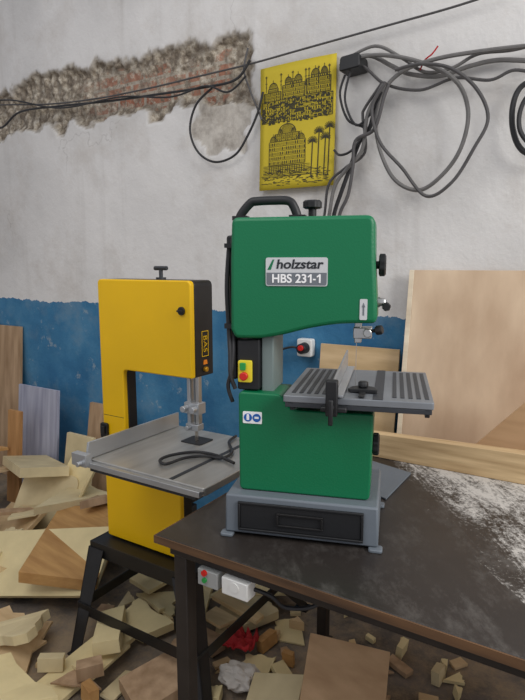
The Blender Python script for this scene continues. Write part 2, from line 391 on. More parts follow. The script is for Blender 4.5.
bm=B(); tube(bm,[(.016,.11,.752),(.024,.11,.772),(.046,.11,.796),(.060,.11,.800),(.100,.11,.801),(.138,.11,.799),(.152,.11,.784),(.164,.11,.752)],.0105,seg=12)
box(bm,.004,.040,.096,.124,.756,.766); box(bm,.142,.180,.096,.124,.756,.766)
A.part('carry_handle',bm,black,smooth=True)
bm=B(); cyl(bm,(.186,.175,.752),(.186,.175,.790),.010); knob(bm,(.186,.175,.786),(0,0,1),.024,.020); A.part('blade_tension_knob',bm,black,smooth=True)
bm=B(); cyl(bm,(.34,.10,.650),(.354,.10,.650),.009); knob(bm,(.352,.10,.650),(1,0,0),.027,.016); A.part('tracking_knob',bm,black,smooth=True)
bm=B(); cyl(bm,(.34,.09,.566),(.373,.09,.566),.004); knob(bm,(.355,.09,.566),(1,0,0),.010,.014,6); cyl(bm,(.352,.09,.566),(.357,.09,.566),.012); A.part('guide_knob',bm,steel,smooth=True)
bm=B(); knob(bm,(.372,.09,.556),(0,-1,0),.010,.018,6); A.part('lock_knob',bm,black,smooth=True)
bm=B(); cyl(bm,(.346,.10,.225),(.352,.10,.225),.009); knob(bm,(.350,.10,.225),(1,0,0),.027,.016); A.part('door_knob',bm,black,smooth=True)
bm=B(); box(bm,.300,.316,.10,.122,.468,.535); box(bm,.298,.340,.088,.128,.480,.506); cyl(bm,(.332,.088,.496),(.332,.062,.496),.010); A.part('blade_guide',bm,steel,bevel=.002)
bm=B(); knob(bm,(.350,.072,.502),(1,-.3,.2),.011,.016,6); cyl(bm,(.338,.075,.50),(.352,.072,.502),.004); A.part('guide_lever',bm,black,smooth=True)
bm=B(); box(bm,.304,.3047,.112,.124,.30,.53); A.part('blade',bm,steel)
bm=B(); tx0,tx1,ty0,ty1=.150,.480,-.006,.350
prism(bm,rounded([(tx0,ty0),(tx1,ty0),(tx1,ty1),(tx0,ty1)],.006),.342,.358,'z'); tb=A.part('saw_table',bm,mgrey,bevel=.002)
bm=B()
def strip(x0,x1,y0,y1): box(bm,x0,x1,y0,y1,.3582,.3592)
for k in range(5):
    strip(.165+k*.0175,.174+k*.0175,.024,.326)
    strip(.392+k*.0175,.401+k*.0175,.024,.326)
strip(.350,.372,-.004,.348)
A.part('table_slots',bm,dgrey,parent=tb)
bm=B(); prism(bm,[(ty0+.010,.322),(ty1-.004,.312),(ty1,.3415),(ty0,.3415)],.165,.175,'x'); prism(bm,[(ty0+.010,.322),(ty1-.004,.318),(ty1,.3415),(ty0,.3415)],.462,.472,'x')
box(bm,.155,.476,-.005,.004,.331,.3415); box(bm,.155,.476,.34,.348,.325,.3415)
A.part('table_rib',bm,dgrey,parent=tb,bevel=.001)
bm=B(); prism(bm,[(.25,.314),(.36,.314),(.38,.3415),(.23,.3415)],.155,.172); box(bm,.29,.315,.12,.20,.314,.33); A.part('trunnion',bm,dgrey,parent=tb,bevel=.002)
bm=B(); prism(bm,[(-.012,.3605),(.36,.3605),(.36,.412),(-.012,.398)],.262,.267,'x'); box(bm,.267,.286,-.012,.36,.3605,.366)
fe=A.part('rip_fence',bm,alu,parent=tb,bevel=.001)
bm=B(); box(bm,.250,.276,-.036,-.013,.322,.402); cyl(bm,(.264,-.036,.345),(.264,-.056,.345),.006); box(bm,.259,.269,-.060,-.052,.308,.365)
box(bm,.238,.296,-.030,-.008,.330,.342)
A.part('fence_clamp',bm,black,parent=tb,bevel=.003)
bm=B(); prism(bm,rounded([(.29,.05),(.36,.05),(.35,.085),(.325,.10),(.30,.085)],.008),.3605,.368,'z'); knob(bm,(.325,.075,.368),(0,0,1),.012,.014,6); box(bm,.318,.332,.0,.14,.3605,.3635)
A.part('mitre_gauge',bm,black,parent=tb,bevel=.001)
bm=B(); cyl(bm,(.15,.215,.22),(.15,.34,.22),.065,seg=32); box(bm,.10,.20,.2005,.23,.12,.30); box(bm,.10,.20,.23,.27,.105,.165)
A.part('motor',bm,black,bevel=.004)
def face(px,py,y=.03): return G.py(px,py,y)
a=face(265,257.5); b_=face(327,286.5)
x0,x1,z0,z1=a.x,b_.x,b_.z,a.z; h=z1-z0; cx=(x0+x1)/2
bm=B(); prism(bm,rounded([(x0,z0),(x1,z0),(x1,z1),(x0,z1)],.006),.0375,.0399); lb=A.part('name_plate',bm,silver,label='silver name plate with lettering')
zm=z0+h*.47
bm=B(); prism(bm,rounded([(x0+.002,z0+.002),(x1-.002,z0+.002),(x1-.002,zm),(x0+.002,zm)],[.005,.005,0,0]),.0370,.0376); A.part('label_band',bm,lgrey,parent=lb)
bm=textbm('holzstar',h*.45,Matrix.Translation((cx+.006,.0371,z0+h*.755))@RX,bold=.0006,sx=1.14,shear=.15); A.part('lettering',bm,dark,parent=lb)
sz=h*.42; zc0=z0+h*.25
bm=textbm('HBS 23',sz,Matrix.Translation((cx-.054,.0366,zc0))@RX,bold=.0006,sx=1.0,align='LEFT')
xs=[v.co.x for v in bm.verts]; zs=[v.co.z for v in bm.verts]; xr_=max(xs); zlo=min(zs)+.0004; zhi=max(zs)-.0004; hh=zhi-zlo
def one(x):
    w_=hh*.20; s_=hh*.26
    prism(bm,[(x+s_,zlo),(x+s_+w_,zlo),(x+s_+w_,zhi),(x+s_+w_*.2,zhi),(x,zhi-hh*.24),(x+hh*.03,zhi-hh*.40),(x+s_,zhi-hh*.27)],.0360,.0372)
    return x+s_+w_
e=one(xr_+hh*.16); e+=hh*.16; prism(bm,[(e,zlo+hh*.30),(e+hh*.32,zlo+hh*.30),(e+hh*.32,zlo+hh*.47),(e,zlo+hh*.47)],.0360,.0372); e+=hh*.32
e=one(e+hh*.12)
mid=(min(xs)+e)/2; bmesh.ops.translate(bm,vec=Vector((cx-mid,0,0)),verts=bm.verts[:])
A.part('lettering',bm,wprint,parent=lb)
bm=B(); xa=x0+.004; prism(bm,[(xa,z0+h*.57),(xa+.008,z0+h*.57),(xa+.016,z0+h*.93),(xa+.0125,z0+h*.93)],.0368,.0374); A.part('emblem',bm,green,parent=lb)
a=face(360,299,.04); b_=face(367,320,.04)
bm=B(); prism(bm,rounded([(a.x,b_.z),(b_.x,b_.z),(b_.x,a.z),(a.x,a.z)],.003),.0384,.0399); st=A.part('warning_sticker',bm,silver,label='small silver direction sticker')
bm=B(); mx=(a.x+b_.x)/2; box(bm,mx-.0018,mx+.0018,.0378,.0384,b_.z+.010,a.z-.016); prism(bm,[(mx-.004,a.z-.018),(mx+.004,a.z-.018),(mx,a.z-.008)],.0378,.0384); A.part('sticker_arrow',bm,lgrey,parent=st)
a=face(243,411,.04); b_=face(262,424,.04)
bm=B(); prism(bm,rounded([(a.x,b_.z),(b_.x,b_.z),(b_.x,a.z),(a.x,a.z)],.003),.0384,.0399); st=A.part('safety_sticker',bm,wprint,label='white sticker with round blue symbols')
w=b_.x-a.x; zc=(a.z+b_.z)/2
for k in(.27,.73):
    bm=B(); cyl(bm,(a.x+w*k,.0384,zc),(a.x+w*k,.0376,zc),w*.215); A.part('sticker_symbol',bm,blue,parent=st)
bm=B()
box(bm,a.x+w*.2,a.x+w*.34,.0372,.0376,zc-.006,zc+.004); cyl(bm,(a.x+w*.27,.0376,zc+.006),(a.x+w*.27,.0372,zc+.006),.003); box(bm,a.x+w*.62,a.x+w*.84,.0372,.0376,zc-.002,zc+.003)
A.part('sticker_mark',bm,wprint,parent=st)

# ------------------------------------------------------------------ YELLOW BANDSAW
YF=1.44
yp=lambda px,py,y=YF:R.py(px,py,y)
xl=yp(97,279).x; xr=yp(190,282).x; zt=yp(97,279).z; zb=.368
zu=yp(190,379).z; xc=yp(124,400).x; xlr=yp(181,530).x; zl=.72
Y=Thing('band_saw','yellow floor band saw with black side and grey cast table','band saw',R,((xl+xr)/2,1.5,.36))
bm=B(); prism(bm,rounded([(xl,zb),(xlr,zb),(xlr,zl),(xc,zl),(xc,zu-.001),(xl,zu-.001)],[.012,.012,.01,.02,0,0]),YF+.022,YF+.066); Y.part('column',bm,blackp,bevel=.003)
bm=B(); prism(bm,rounded([(xl,zu),(xr,zu),(xr,zt),(xl,zt)],[0,.006,.02,.02]),YF+.022,YF+.12); Y.part('upper_frame',bm,blackp,bevel=.003)
bm=B(); prism(bm,rounded([(xl,zb),(xlr,zb),(xlr,zl),(xc,zl),(xc,zu),(xr,zu),(xr,zt),(xl,zt)],[.012,.012,.006,.02,.02,.006,.018,.018]),YF,YF+.0215); yd=Y.part('front_door',bm,yellow,bevel=.005)
bm=B(); box(bm,xl+.004,xc-.004,YF-.0006,YF+.001,.857,.8585); Y.part('door_seam',bm,black,parent=yd)
c=yp(182,311); bm=B(); cyl(bm,(c.x,YF,c.z),(c.x,YF-.008,c.z),.014); box(bm,c.x-.012,c.x+.012,YF-.016,YF-.008,c.z-.003,c.z+.003); Y.part('door_lock',bm,black,parent=yd,bevel=.001)
c=yp(106,430); bm=B(); prism(bm,rounded([(c.x-.018,c.z-.03),(c.x+.018,c.z-.03),(c.x+.018,c.z+.03),(c.x-.018,c.z+.03)],.008),YF-.012,YF-.0005); box(bm,c.x-.01,c.x+.01,YF-.02,YF-.012,c.z-.01,c.z+.02); Y.part('door_latch',bm,black,bevel=.002)
RZ=Matrix.Rotation(math.pi/2,4,'Z')
zc=R.py(202,344,1.5).z; yc=1.514
SM=lambda z,y=yc: Matrix.Translation((xr+.0012,y,z))@RZ@RX@Matrix.Rotation(-math.pi/2,4,'Z')
bm=textbm('BAS',.030,SM(zc),bold=-.0005,depth=.0005,sx=1.2); Y.part('lettering',bm,yellow)
def ring(y0,y1,z0,z1,w):
    b=B(); box(b,xr+.0004,xr+.0014,y0,y1,z0,z0+w); box(b,xr+.0004,xr+.0014,y0,y1,z1-w,z1); box(b,xr+.0004,xr+.0014,y0,y0+w,z0+w,z1-w); box(b,xr+.0004,xr+.0014,y1-w,y1,z0+w,z1-w); return b
Y.part('lettering_border',ring(yc-.018,yc+.018,zc-.044,zc+.044,.0018),yellow)
bm=B(); zo=zc-.064; prism(bm,rounded([(yc-.012,zo-.008),(yc+.012,zo-.008),(yc+.008,zo+.008),(yc-.008,zo+.008)],.003),xr+.0004,xr+.0014,'x'); Y.part('side_mark',bm,orange)
bm=B(); cyl(bm,(xr,1.51,zu+.024),(xr+.012,1.51,zu+.024),.009); Y.part('side_knob',bm,gold,bevel=.002)
c=R.py(161,275,1.5)
bm=B(); cyl(bm,(c.x,1.5,zt-.005),(c.x,1.5,zt+.035),.007); tube(bm,[(c.x-.028,1.5,zt+.04),(c.x+.028,1.5,zt+.04)],.0075,smooth=False); cyl(bm,(c.x,1.5,zt),(c.x,1.5,zt+.008),.018); Y.part('tension_handle',bm,dgrey,smooth=True)
gx=-1.215
bm=B(); box(bm,gx-.028,gx-.014,1.488,1.512,.862,zu+.02); box(bm,gx-.034,gx+.030,1.478,1.52,.905,.945); cyl(bm,(gx-.021,1.478,.925),(gx-.021,1.452,.925),.011); cyl(bm,(gx+.016,1.478,.925),(gx+.016,1.456,.925),.012)
box(bm,gx-.030,gx+.024,1.480,1.515,.845,.868); cyl(bm,(gx-.012,1.480,.856),(gx-.012,1.462,.856),.009)
Y.part('blade_guide',bm,alu,bevel=.002)
bm=B(); box(bm,gx+.008,gx+.022,1.490,1.510,.868,zu+.015); Y.part('blade_guard',bm,steel,bevel=.0015)
bm=B(); box(bm,gx,gx+.0008,1.495,1.512,.70,zu+.01); Y.part('blade',bm,steel)
TL=-1.415
bm=B(); prism(bm,rounded([(TL,1.175),(-.925,1.175),(-.925,1.62),(TL,1.62)],.01),.778,.802,'z'); yt=Y.part('saw_table',bm,cast,bevel=.003)
bm=B(); prism(bm,rounded([(gx-.045,1.465),(gx+.045,1.465),(gx+.045,1.545),(gx-.045,1.545)],.01),.8025,.8045,'z'); Y.part('table_insert',bm,black,parent=yt)
bm=B(); box(bm,-1.06,-1.045,1.18,1.615,.8022,.8032); Y.part('mitre_slot',bm,dgrey,parent=yt)
bm=B(); prism(bm,[(1.16,.8035),(1.61,.8035),(1.61,.858),(1.17,.858)],TL+.020,TL+.028,'x'); box(bm,TL+.001,TL+.0195,1.16,1.61,.8035,.811); Y.part('rip_fence',bm,alu,parent=yt,bevel=.001)
bm=B(); box(bm,TL-.02,-.925,1.150,1.162,.783,.80); box(bm,TL-.02,-.925,1.160,1.1745,.787,.797); box(bm,TL-.015,TL+.05,1.135,1.16,.788,.828); cyl(bm,(TL+.03,1.135,.80),(TL+.03,1.118,.80),.008); Y.part('fence_rail',bm,alu,parent=yt,bevel=.001)
bm=B(); prism(bm,[(-1.33,.70),(-1.10,.70),(-1.04,.777),(-1.38,.777)],1.40,1.435); box(bm,-1.30,-1.16,1.38,1.438,.722,.76); box(bm,-1.40,-.96,1.18,1.195,.757,.777); Y.part('trunnion',bm,dgrey,bevel=.003)
bm=B(); cyl(bm,(-1.42,YF+.07,.53),(-1.42,YF+.30,.53),.075,seg=32); box(bm,-1.47,-1.37,YF+.08,YF+.25,.368,.46); Y.part('motor',bm,dgrey,bevel=.003)

# stand
St=Thing('machine_stand','black steel four-legged stand with splayed legs','machine stand',R,(-1.4,1.5,0))
fl=R.pz(76,657,0)
ft=[(fl.x-.03,fl.y),(fl.x+.60,fl.y),(-1.78,1.94),(-.98,1.94)]
SX0,SX1,SY0,SY1=-1.65,-1.155,1.375,1.70
bm=B(); box(bm,SX0,SX1,SY0,SY0+.006,.305,.362); box(bm,SX0,SX1,SY1-.006,SY1,.305,.362); box(bm,SX0,SX0+.006,SY0+.006,SY1-.006,.305,.362); box(bm,SX1-.006,SX1,SY0+.006,SY1-.006,.305,.362); box(bm,SX0+.006,SX1-.006,SY0+.006,SY1-.006,.356,.3615)
St.part('top_frame',bm,blackp,bevel=.001)
tops=[(SX0-.004,SY0-.004),(SX1+.004,SY0-.004),(SX0-.004,SY1+.004),(SX1+.004,SY1+.004)]
for (a0,a1),(b0,b1) in zip(tops,ft):
    bm=B()
    sx=1 if a0<-1.4 else -1; sy=1 if a1<1.5 else -1
    def slab(p,q,wt,wb,th,ax):
        vs=[]
        for (cx_,cy_,cz_),wd in((p,wt),(q,wb)):
            for a_,b2 in((0,0),(1,0),(1,1),(0,1)):
                dx,dy=(sx*wd*a_,sy*th*b2) if ax=='x' else (sx*th*b2,sy*wd*a_)
                vs.append(bm.verts.new((cx_+dx,cy_+dy,cz_)))
        for f in((0,1,2,3),(4,5,6,7),(0,1,5,4),(1,2,6,5),(2,3,7,6),(3,0,4,7)): bm.faces.new([vs[i] for i in f])
    slab((a0,a1,.34),(b0,b1,0.006),.08,.045,.005,'x')
    slab((a0,a1,.34),(b0,b1,0.006),.07,.040,.005,'y')
    box(bm,min(b0-sx*.008,b0+sx*.05),max(b0-sx*.008,b0+sx*.05),min(b1-sy*.008,b1+sy*.045),max(b1-sy*.008,b1+sy*.045),0,.006)
    St.part('leg',bm,blackp)
def lerp(i,z):
    t=(.34-z)/.34; return Vector((tops[i][0]+(ft[i][0]-tops[i][0])*t,tops[i][1]+(ft[i][1]-tops[i][1])*t,z))
for i,j in((0,1),(2,3),(0,2),(1,3)):
    p=lerp(i,.15);q=lerp(j,.15); bm=B()
    if i+1==j: box(bm,min(p.x,q.x),max(p.x,q.x),p.y-.004,p.y,.125,.165)
    else: box(bm,p.x-.004,p.x,p.y,q.y,.125,.165)
    St.part('cross_brace',bm,blackp)

bm=B(); zc_=.8105
pts=[R.pz(x,y,zc_) for x,y in((236,436),(229,442),(232,452),(222,458),(205,456),(185,458),(166,464),(160,460),(172,455),(195,452),(215,455),(234,463))]
tube(bm,pts,.005); solo('power_cable','black power cable coiled on the grey saw table','cable',R,tuple(pts[6]-Vector((0,0,.006))),bm,rubber,smooth=True)

# ------------------------------------------------------------------ WALL: cables, poster, socket
def cable(pts,r,mat,label,y=2.262,name='wall_cable'):
    bm=B(); P=[R.py(p[0],p[1],(p[2] if len(p)>2 else y)) for p in pts]; tube(bm,P,r)
    return solo(name,label,'cable',R,tuple(P[0]),bm,mat,smooth=True)
cable([(-25,108),(0,105),(50,104),(100,98),(150,88),(200,76),(250,64),(300,50),(350,36),(400,22),(450,8),(500,-8)],.0045,greyd,'long thin wire strung across the white wall',2.24)
cable([(-25,120),(0,128),(20,112),(60,106),(110,101),(160,94),(200,88),(235,80),(250,60)],.006,rubber,'dark cable along the crumbled brick strip',2.235)
cable([(-25,104),(10,100),(60,108),(120,97),(170,97),(205,86),(228,92),(246,76)],.0045,rubber,'thin black wire along the crumbled brick strip',2.225)
cable([(212,88),(196,105),(190,130),(198,152),(215,162),(235,155),(248,135),(258,112),(263,92)],.0055,rubber,'black cable loop hanging over bare plaster',2.25)
cable([(248,48),(244,70),(250,90),(258,110),(262,120)],.0045,greyd,'short grey cable beside the yellow card')
HL='grey cable strand in the bundle along the wall'
cable([(340,66),(356,58),(372,56),(392,66),(410,74),(440,76),(470,66),(500,60),(545,62)],.0085,greyc,HL,2.25)
cable([(340,70),(362,66),(385,84),(420,90),(455,78),(490,80),(515,70),(545,76)],.006,greyd,HL,2.235)
cable([(345,60),(375,46),(402,58),(425,72),(452,68),(478,54),(512,50),(545,42)],.0065,greyc,HL,2.245)
cable([(345,60),(380,55),(420,62),(455,80),(468,110),(462,145),(445,172),(420,190),(395,180),(380,150),(376,118),(384,90),(405,70),(440,58),(490,50),(545,44)],.008,greyc,'large grey cable coil hanging on the wall',2.22)
cable([(386,82),(372,108),(380,142),(402,168),(426,196),(452,182),(474,148),(488,118),(476,88),(450,68),(420,64),(395,70)],.0065,greyd,'wide grey cable loop hanging on the wall',2.185)
for k,(dx,y,r,mt) in enumerate(((0,2.24,.009,rubber),(-6,2.215,.008,greyc),(7,2.195,.0075,greyd),(-12,2.235,.006,greyd))):
    s_=[-3,4,-5,6][k]
    cable([(386+dx*.4,84),(377+dx,102+s_),(370+dx*.6,124-s_),(359-dx*.5,146+s_),(350+dx*.4,168),(341+dx,190-s_),(334+dx*.8,215),(330+dx,245)],r,mt,'cable strand in the bundle hanging behind green saw',y)
cable([(345,75),(340,95),(348,120),(366,130),(352,150),(340,155),(334,150)],.005,rubber,'thin dark cable curling beside the yellow card',2.225)
cable([(350,72),(345,100),(356,125),(372,112),(382,92)],.005,rubber,'short dark cable loop below the clamp box',2.215)
cable([(545,76),(522,86),(513,105),(513,130),(522,150),(545,160)],.010,rubber,'thick black cable loop on the white wall',2.24)
cable([(545,88),(528,96),(520,112),(520,130),(530,144),(545,150)],.008,rubber,'inner black cable loop on the white wall',2.22)
cable([(438,46),(432,54),(425,60),(420,70)],.003,redc,'short red wire end on the wall',2.235)
bm=B(); c=R.py(355,66,2.25); prism(bm,rounded([(c.x-.045,c.z-.03),(c.x+.045,c.z-.025),(c.x+.04,c.z+.03),(c.x-.04,c.z+.025)],.012),2.19,2.285)
solo('junction_box','small black cable clamp box on the wall','junction box',R,(c.x,2.285,c.z-.03),bm,black,bevel=.004)

pa=R.py(261,69,2.27); pb=R.py(337,54,2.27); pc=R.py(335,187,2.27); pd=R.py(260,190,2.27)
PX0=pa.x; PX1=pb.x; PZ1=(pa.z+pb.z)/2; PZ0=(pc.z+pd.z)/2
P=Thing('wall_picture','yellow card with black ink drawing of ornate domed buildings','poster',R,((PX0+PX1)/2,2.28,PZ0))
def pw(u,v,off=0): return (PX0+(PX1-PX0)*u, 2.268-.012*(1-v)**2-.008*math.sin(u*math.pi)-off, PZ0+(PZ1-PZ0)*v)
bm=B(); n=14; gf=[[bm.verts.new(pw(i/n,j/n)) for j in range(n+1)] for i in range(n+1)]
for i in range(n):
    for j in range(n): bm.faces.new((gf[i][j],gf[i+1][j],gf[i+1][j+1],gf[i][j+1]))
po=P.part('card',bm,card,smooth=True); sm=po.modifiers.new('solid','SOLIDIFY'); sm.thickness=.003; sm.offset=0
rn=random.Random(3); bm=B()
def q4(a,b,c_,d):
    vs=[bm.verts.new(pw(u,v,.003)) for u,v in(a,b,c_,d)]
    try: bm.faces.new(vs)
    except Exception: pass
def st_(u0,v0,u1,v1,w=.006):
    L_=math.hypot(u1-u0,(v1-v0)*1.45)
    if L_<1e-5: return
    k=max(1,int(L_/.07)); w=w*.8
    nx_=-(v1-v0)*1.45/L_*w; nv=(u1-u0)/L_*w/1.45
    for i in range(k):
        a,b=i/k,(i+1)/k
        ua,va=u0+(u1-u0)*a,v0+(v1-v0)*a; ub,vb=u0+(u1-u0)*b,v0+(v1-v0)*b
        q4((ua-nx_,va-nv),(ub-nx_,vb-nv),(ub+nx_,vb+nv),(ua+nx_,va+nv))
def dome(u,v,r,h,w=.006,ribs=4):
    pr=None
    for i in range(13):
        a=math.pi*i/12; p=(u+r*math.cos(a),v+h*math.sin(a))
        if pr: st_(*pr,*p,w)
        pr=p
    st_(u,v+h,u,v+h*1.5,w*.7)
    for k in range(1-ribs,ribs):
        x=r*k/ribs; st_(u+x,v,u+x*.75,v+h*math.sqrt(max(0,1-(k/ribs)**2))*.95,w*.5)
def build(u0,u1,v0,v1,rows,cols,dens=.5,w=.005):
    st_(u0,v0,u0,v1,w);st_(u1,v0,u1,v1,w);st_(u0,v1,u1,v1,w);st_(u0,v0,u1,v0,w)
    for r in range(rows):
        vv=v0+(v1-v0)*(r+.15)/rows; hh=(v1-v0)/rows*.6
        st_(u0,v0+(v1-v0)*r/rows,u1,v0+(v1-v0)*r/rows,w*.6)
        for c_ in range(cols):
            uu=u0+(u1-u0)*(c_+.25)/cols; ww=(u1-u0)/cols*.5
            if rn.random()<dens: q4((uu,vv),(uu+ww,vv),(uu+ww,vv+hh),(uu,vv+hh))
            else: st_(uu,vv,uu,vv+hh,w*.7); st_(uu+ww,vv,uu+ww,vv+hh,w*.7)
build(.06,.30,.72,.79,3,9,.4); build(.32,.62,.72,.83,4,11,.4); build(.64,.94,.73,.85,4,11,.4)
build(.12,.26,.79,.82,1,6,.4); build(.36,.58,.83,.85,1,8,.4); build(.70,.90,.85,.87,1,8,.4)
dome(.19,.82,.06,.045); dome(.40,.85,.045,.04); dome(.53,.85,.05,.045); dome(.75,.87,.05,.045); dome(.86,.87,.04,.05)
for u in(.09,.30,.46,.63,.67,.79,.92): st_(u,.8,u,.92,.005); st_(u-.015,.87,u+.015,.87,.004); st_(u-.01,.84,u+.01,.84,.004); dome(u,.915,.012,.012,.003,2)
for k in range(260):
    u=rn.uniform(.02,.95); v=rn.uniform(.53,.72); a_=rn.uniform(.015,.04); b2=rn.uniform(.006,.018); q4((u,v),(u+a_,v),(u+a_,v+b2),(u,v+b2))
build(.03,.97,.55,.72,6,30,.65,.004)
build(.14,.64,.20,.39,5,17,.5,.004); build(.22,.56,.39,.45,3,12,.6,.004); dome(.39,.455,.12,.07,.006,7); dome(.20,.395,.045,.04,.005,4); dome(.58,.395,.045,.04,.005,4)
dome(.30,.455,.03,.03,.004,3); dome(.48,.455,.03,.03,.004,3)
for k in range(16): st_(.15+.032*k,.13,.15+.032*k,.19,.005)
for k in range(9): st_(.06,.10+.012*k,.70,.10+.012*k+rn.uniform(-.01,.01),.003)
for u,v in((.72,.36),(.80,.43),(.88,.38),(.93,.46)):
    st_(u,.08,u+.01,v,.008)
    for a in range(13):
        t=math.pi*(a/12)*1.3-.5; st_(u+.01,v,u+.01+.065*math.cos(t),v+.04*math.sin(t),.005)
for k in range(150):
    u=rn.uniform(.03,.92); v=rn.uniform(.03,.16); st_(u,v,u+rn.uniform(.02,.06),v+rn.uniform(-.006,.006),.004)
P.part('ink_drawing',bm,ink)

c=R.py(306,347,2.27)
Sx=Thing('wall_socket','white wall plug with red round switch','socket',R,(c.x,2.285,c.z))
bm=B(); prism(bm,rounded([(c.x-.035,c.z-.042),(c.x+.04,c.z-.042),(c.x+.04,c.z+.04),(c.x-.035,c.z+.04)],.012),2.245,2.285); Sx.part('socket_body',bm,white,bevel=.004)
bm=B(); cyl(bm,(c.x+.008,2.245,c.z),(c.x+.008,2.20,c.z),.026,.023); sp=Sx.part('plug',bm,black,bevel=.003)
bm=B(); cyl(bm,(c.x+.012,2.20,c.z+.005),(c.x+.012,2.188,c.z+.005),.013); Sx.part('red_button',bm,red,parent=sp,bevel=.002)
bm=B(); P_=[(c.x-.01,2.21,c.z)]+[tuple(R.py(x,y,2.2)) for x,y in((292,347),(280,350),(268,356),(255,372))]; tube(bm,P_,.005); Sx.part('cord',bm,rubber,smooth=True)

# ------------------------------------------------------------------ WOOD behind bench
def panel_bm(x0,x1,th,y_bot,y_top,z0,z1):
    bm=B(); vs=[]
    for (y,z) in((y_bot,z0),(y_bot+th,z0),(y_top+th,z1),(y_top,z1)):
        for x in(x0,x1): vs.append(bm.verts.new((x,y,z)))
    for f in((0,1,3,2),(2,3,5,4),(4,5,7,6),(6,7,1,0),(0,2,4,6),(1,7,5,3)): bm.faces.new([vs[i] for i in f])
    return bm
def board(name,label,cat,x0,x1,th,y_bot,y_top,z0,z1,mat,bevel=.001,group=None):
    return solo(name,label,cat,R,((x0+x1)/2,y_bot,z0),panel_bm(x0,x1,th,y_bot,y_top,z0,z1),mat,bevel=bevel,group=group)
tp=R.py(410,270,2.25)
PS=Thing('plywood_sheet','large pale plywood sheet leaning against the wall','plywood sheet',R,(tp.x+.6,2.06,0))
PS.part('panel',panel_bm(tp.x+.0205,tp.x+1.35,.015,2.06,2.245,0,tp.z),ply,bevel=.001)
PS.part('edge_strip',panel_bm(tp.x,tp.x+.020,.016,2.059,2.244,0,tp.z),plyedge,bevel=.001,label='paler strip along the side edge')
p=R.py(352,346,2.25)
board('plywood_sheet','smaller plywood sheet leaning on the blue wall','plywood sheet',p.x-.15,tp.x-.03,.012,2.13,2.25,0,p.z,ply2)
bm=B(); x0=-.86; 
prism(bm,[(x0,.7705),(.45,.7705),(.45,.882),(x0,.846)],1.765,1.807); solo('wooden_plank','long rough pine rail standing on edge on the workbench','wooden plank',R,(-.3,1.79,.7705),bm,rail,bevel=.002)
bm=B(); a=R.py(470,450,1.93); b_=R.py(545,385,1.93)
prism(bm,[(a.x-.1,.40),(b_.x+.2,.40),(b_.x+.2,b_.z+.06),(b_.x,b_.z),(a.x+.02,a.z+.03),(a.x-.1,a.z-.02)],1.90,1.918)
solo('wooden_board','slanted tan board standing behind the workbench','wooden board',R,(b_.x,1.9,.40),bm,tan,bevel=.001)
bm=B(); pts=[R.pz(x,y,.771) for x,y in((372,462),(411,474),(386,500),(350,486))]
prism(bm,[(p.x,p.y) for p in pts],.7705,.776,'z'); solo('metal_plate','thin grey metal plate lying on the workbench','metal plate',R,tuple(pts[0]),bm,gbase,bevel=.001)
p=R.py(196,558,.945); q=R.py(216,592,.945)
E=Thing('switch_box','grey switch box with red button fixed under bench','switch box',R,((p.x+q.x)/2,.955,q.z))
bm=B(); box(bm,p.x,q.x,.950,.985,q.z,.7215); eb=E.part('casing',bm,greyp,bevel=.0015)
mx=(p.x+q.x)/2; mz=q.z+.022
bm=B(); cyl(bm,(mx-.007,.950,mz+.012),(mx-.007,.944,mz+.012),.007); E.part('red_button',bm,red,parent=eb)
bm=B(); cyl(bm,(mx-.007,.950,mz-.006),(mx-.007,.945,mz-.006),.006); E.part('green_button',bm,gbtn,parent=eb)
p=R.py(220,572,.945); q=R.py(246,604,.945)
E=Thing('power_socket','white double socket block hanging under the workbench edge','socket',R,((p.x+q.x)/2,.955,q.z))
bm=B(); box(bm,p.x,q.x,.950,.985,q.z,.7215); eb=E.part('casing',bm,white,bevel=.002)
bm=B(); cyl(bm,((p.x+q.x)/2,.950,q.z+.024),((p.x+q.x)/2,.9485,q.z+.024),.012); E.part('socket_face',bm,white,parent=eb)
bm=B(); tube(bm,[(q.x-.01,.975,q.z+.02),(q.x+.03,1.0,q.z+.0),(q.x+.06,1.02,q.z-.03),(q.x+.12,1.05,q.z-.02),(q.x+.16,1.06,.722)],.005); E.part('cord',bm,rubber,smooth=True)

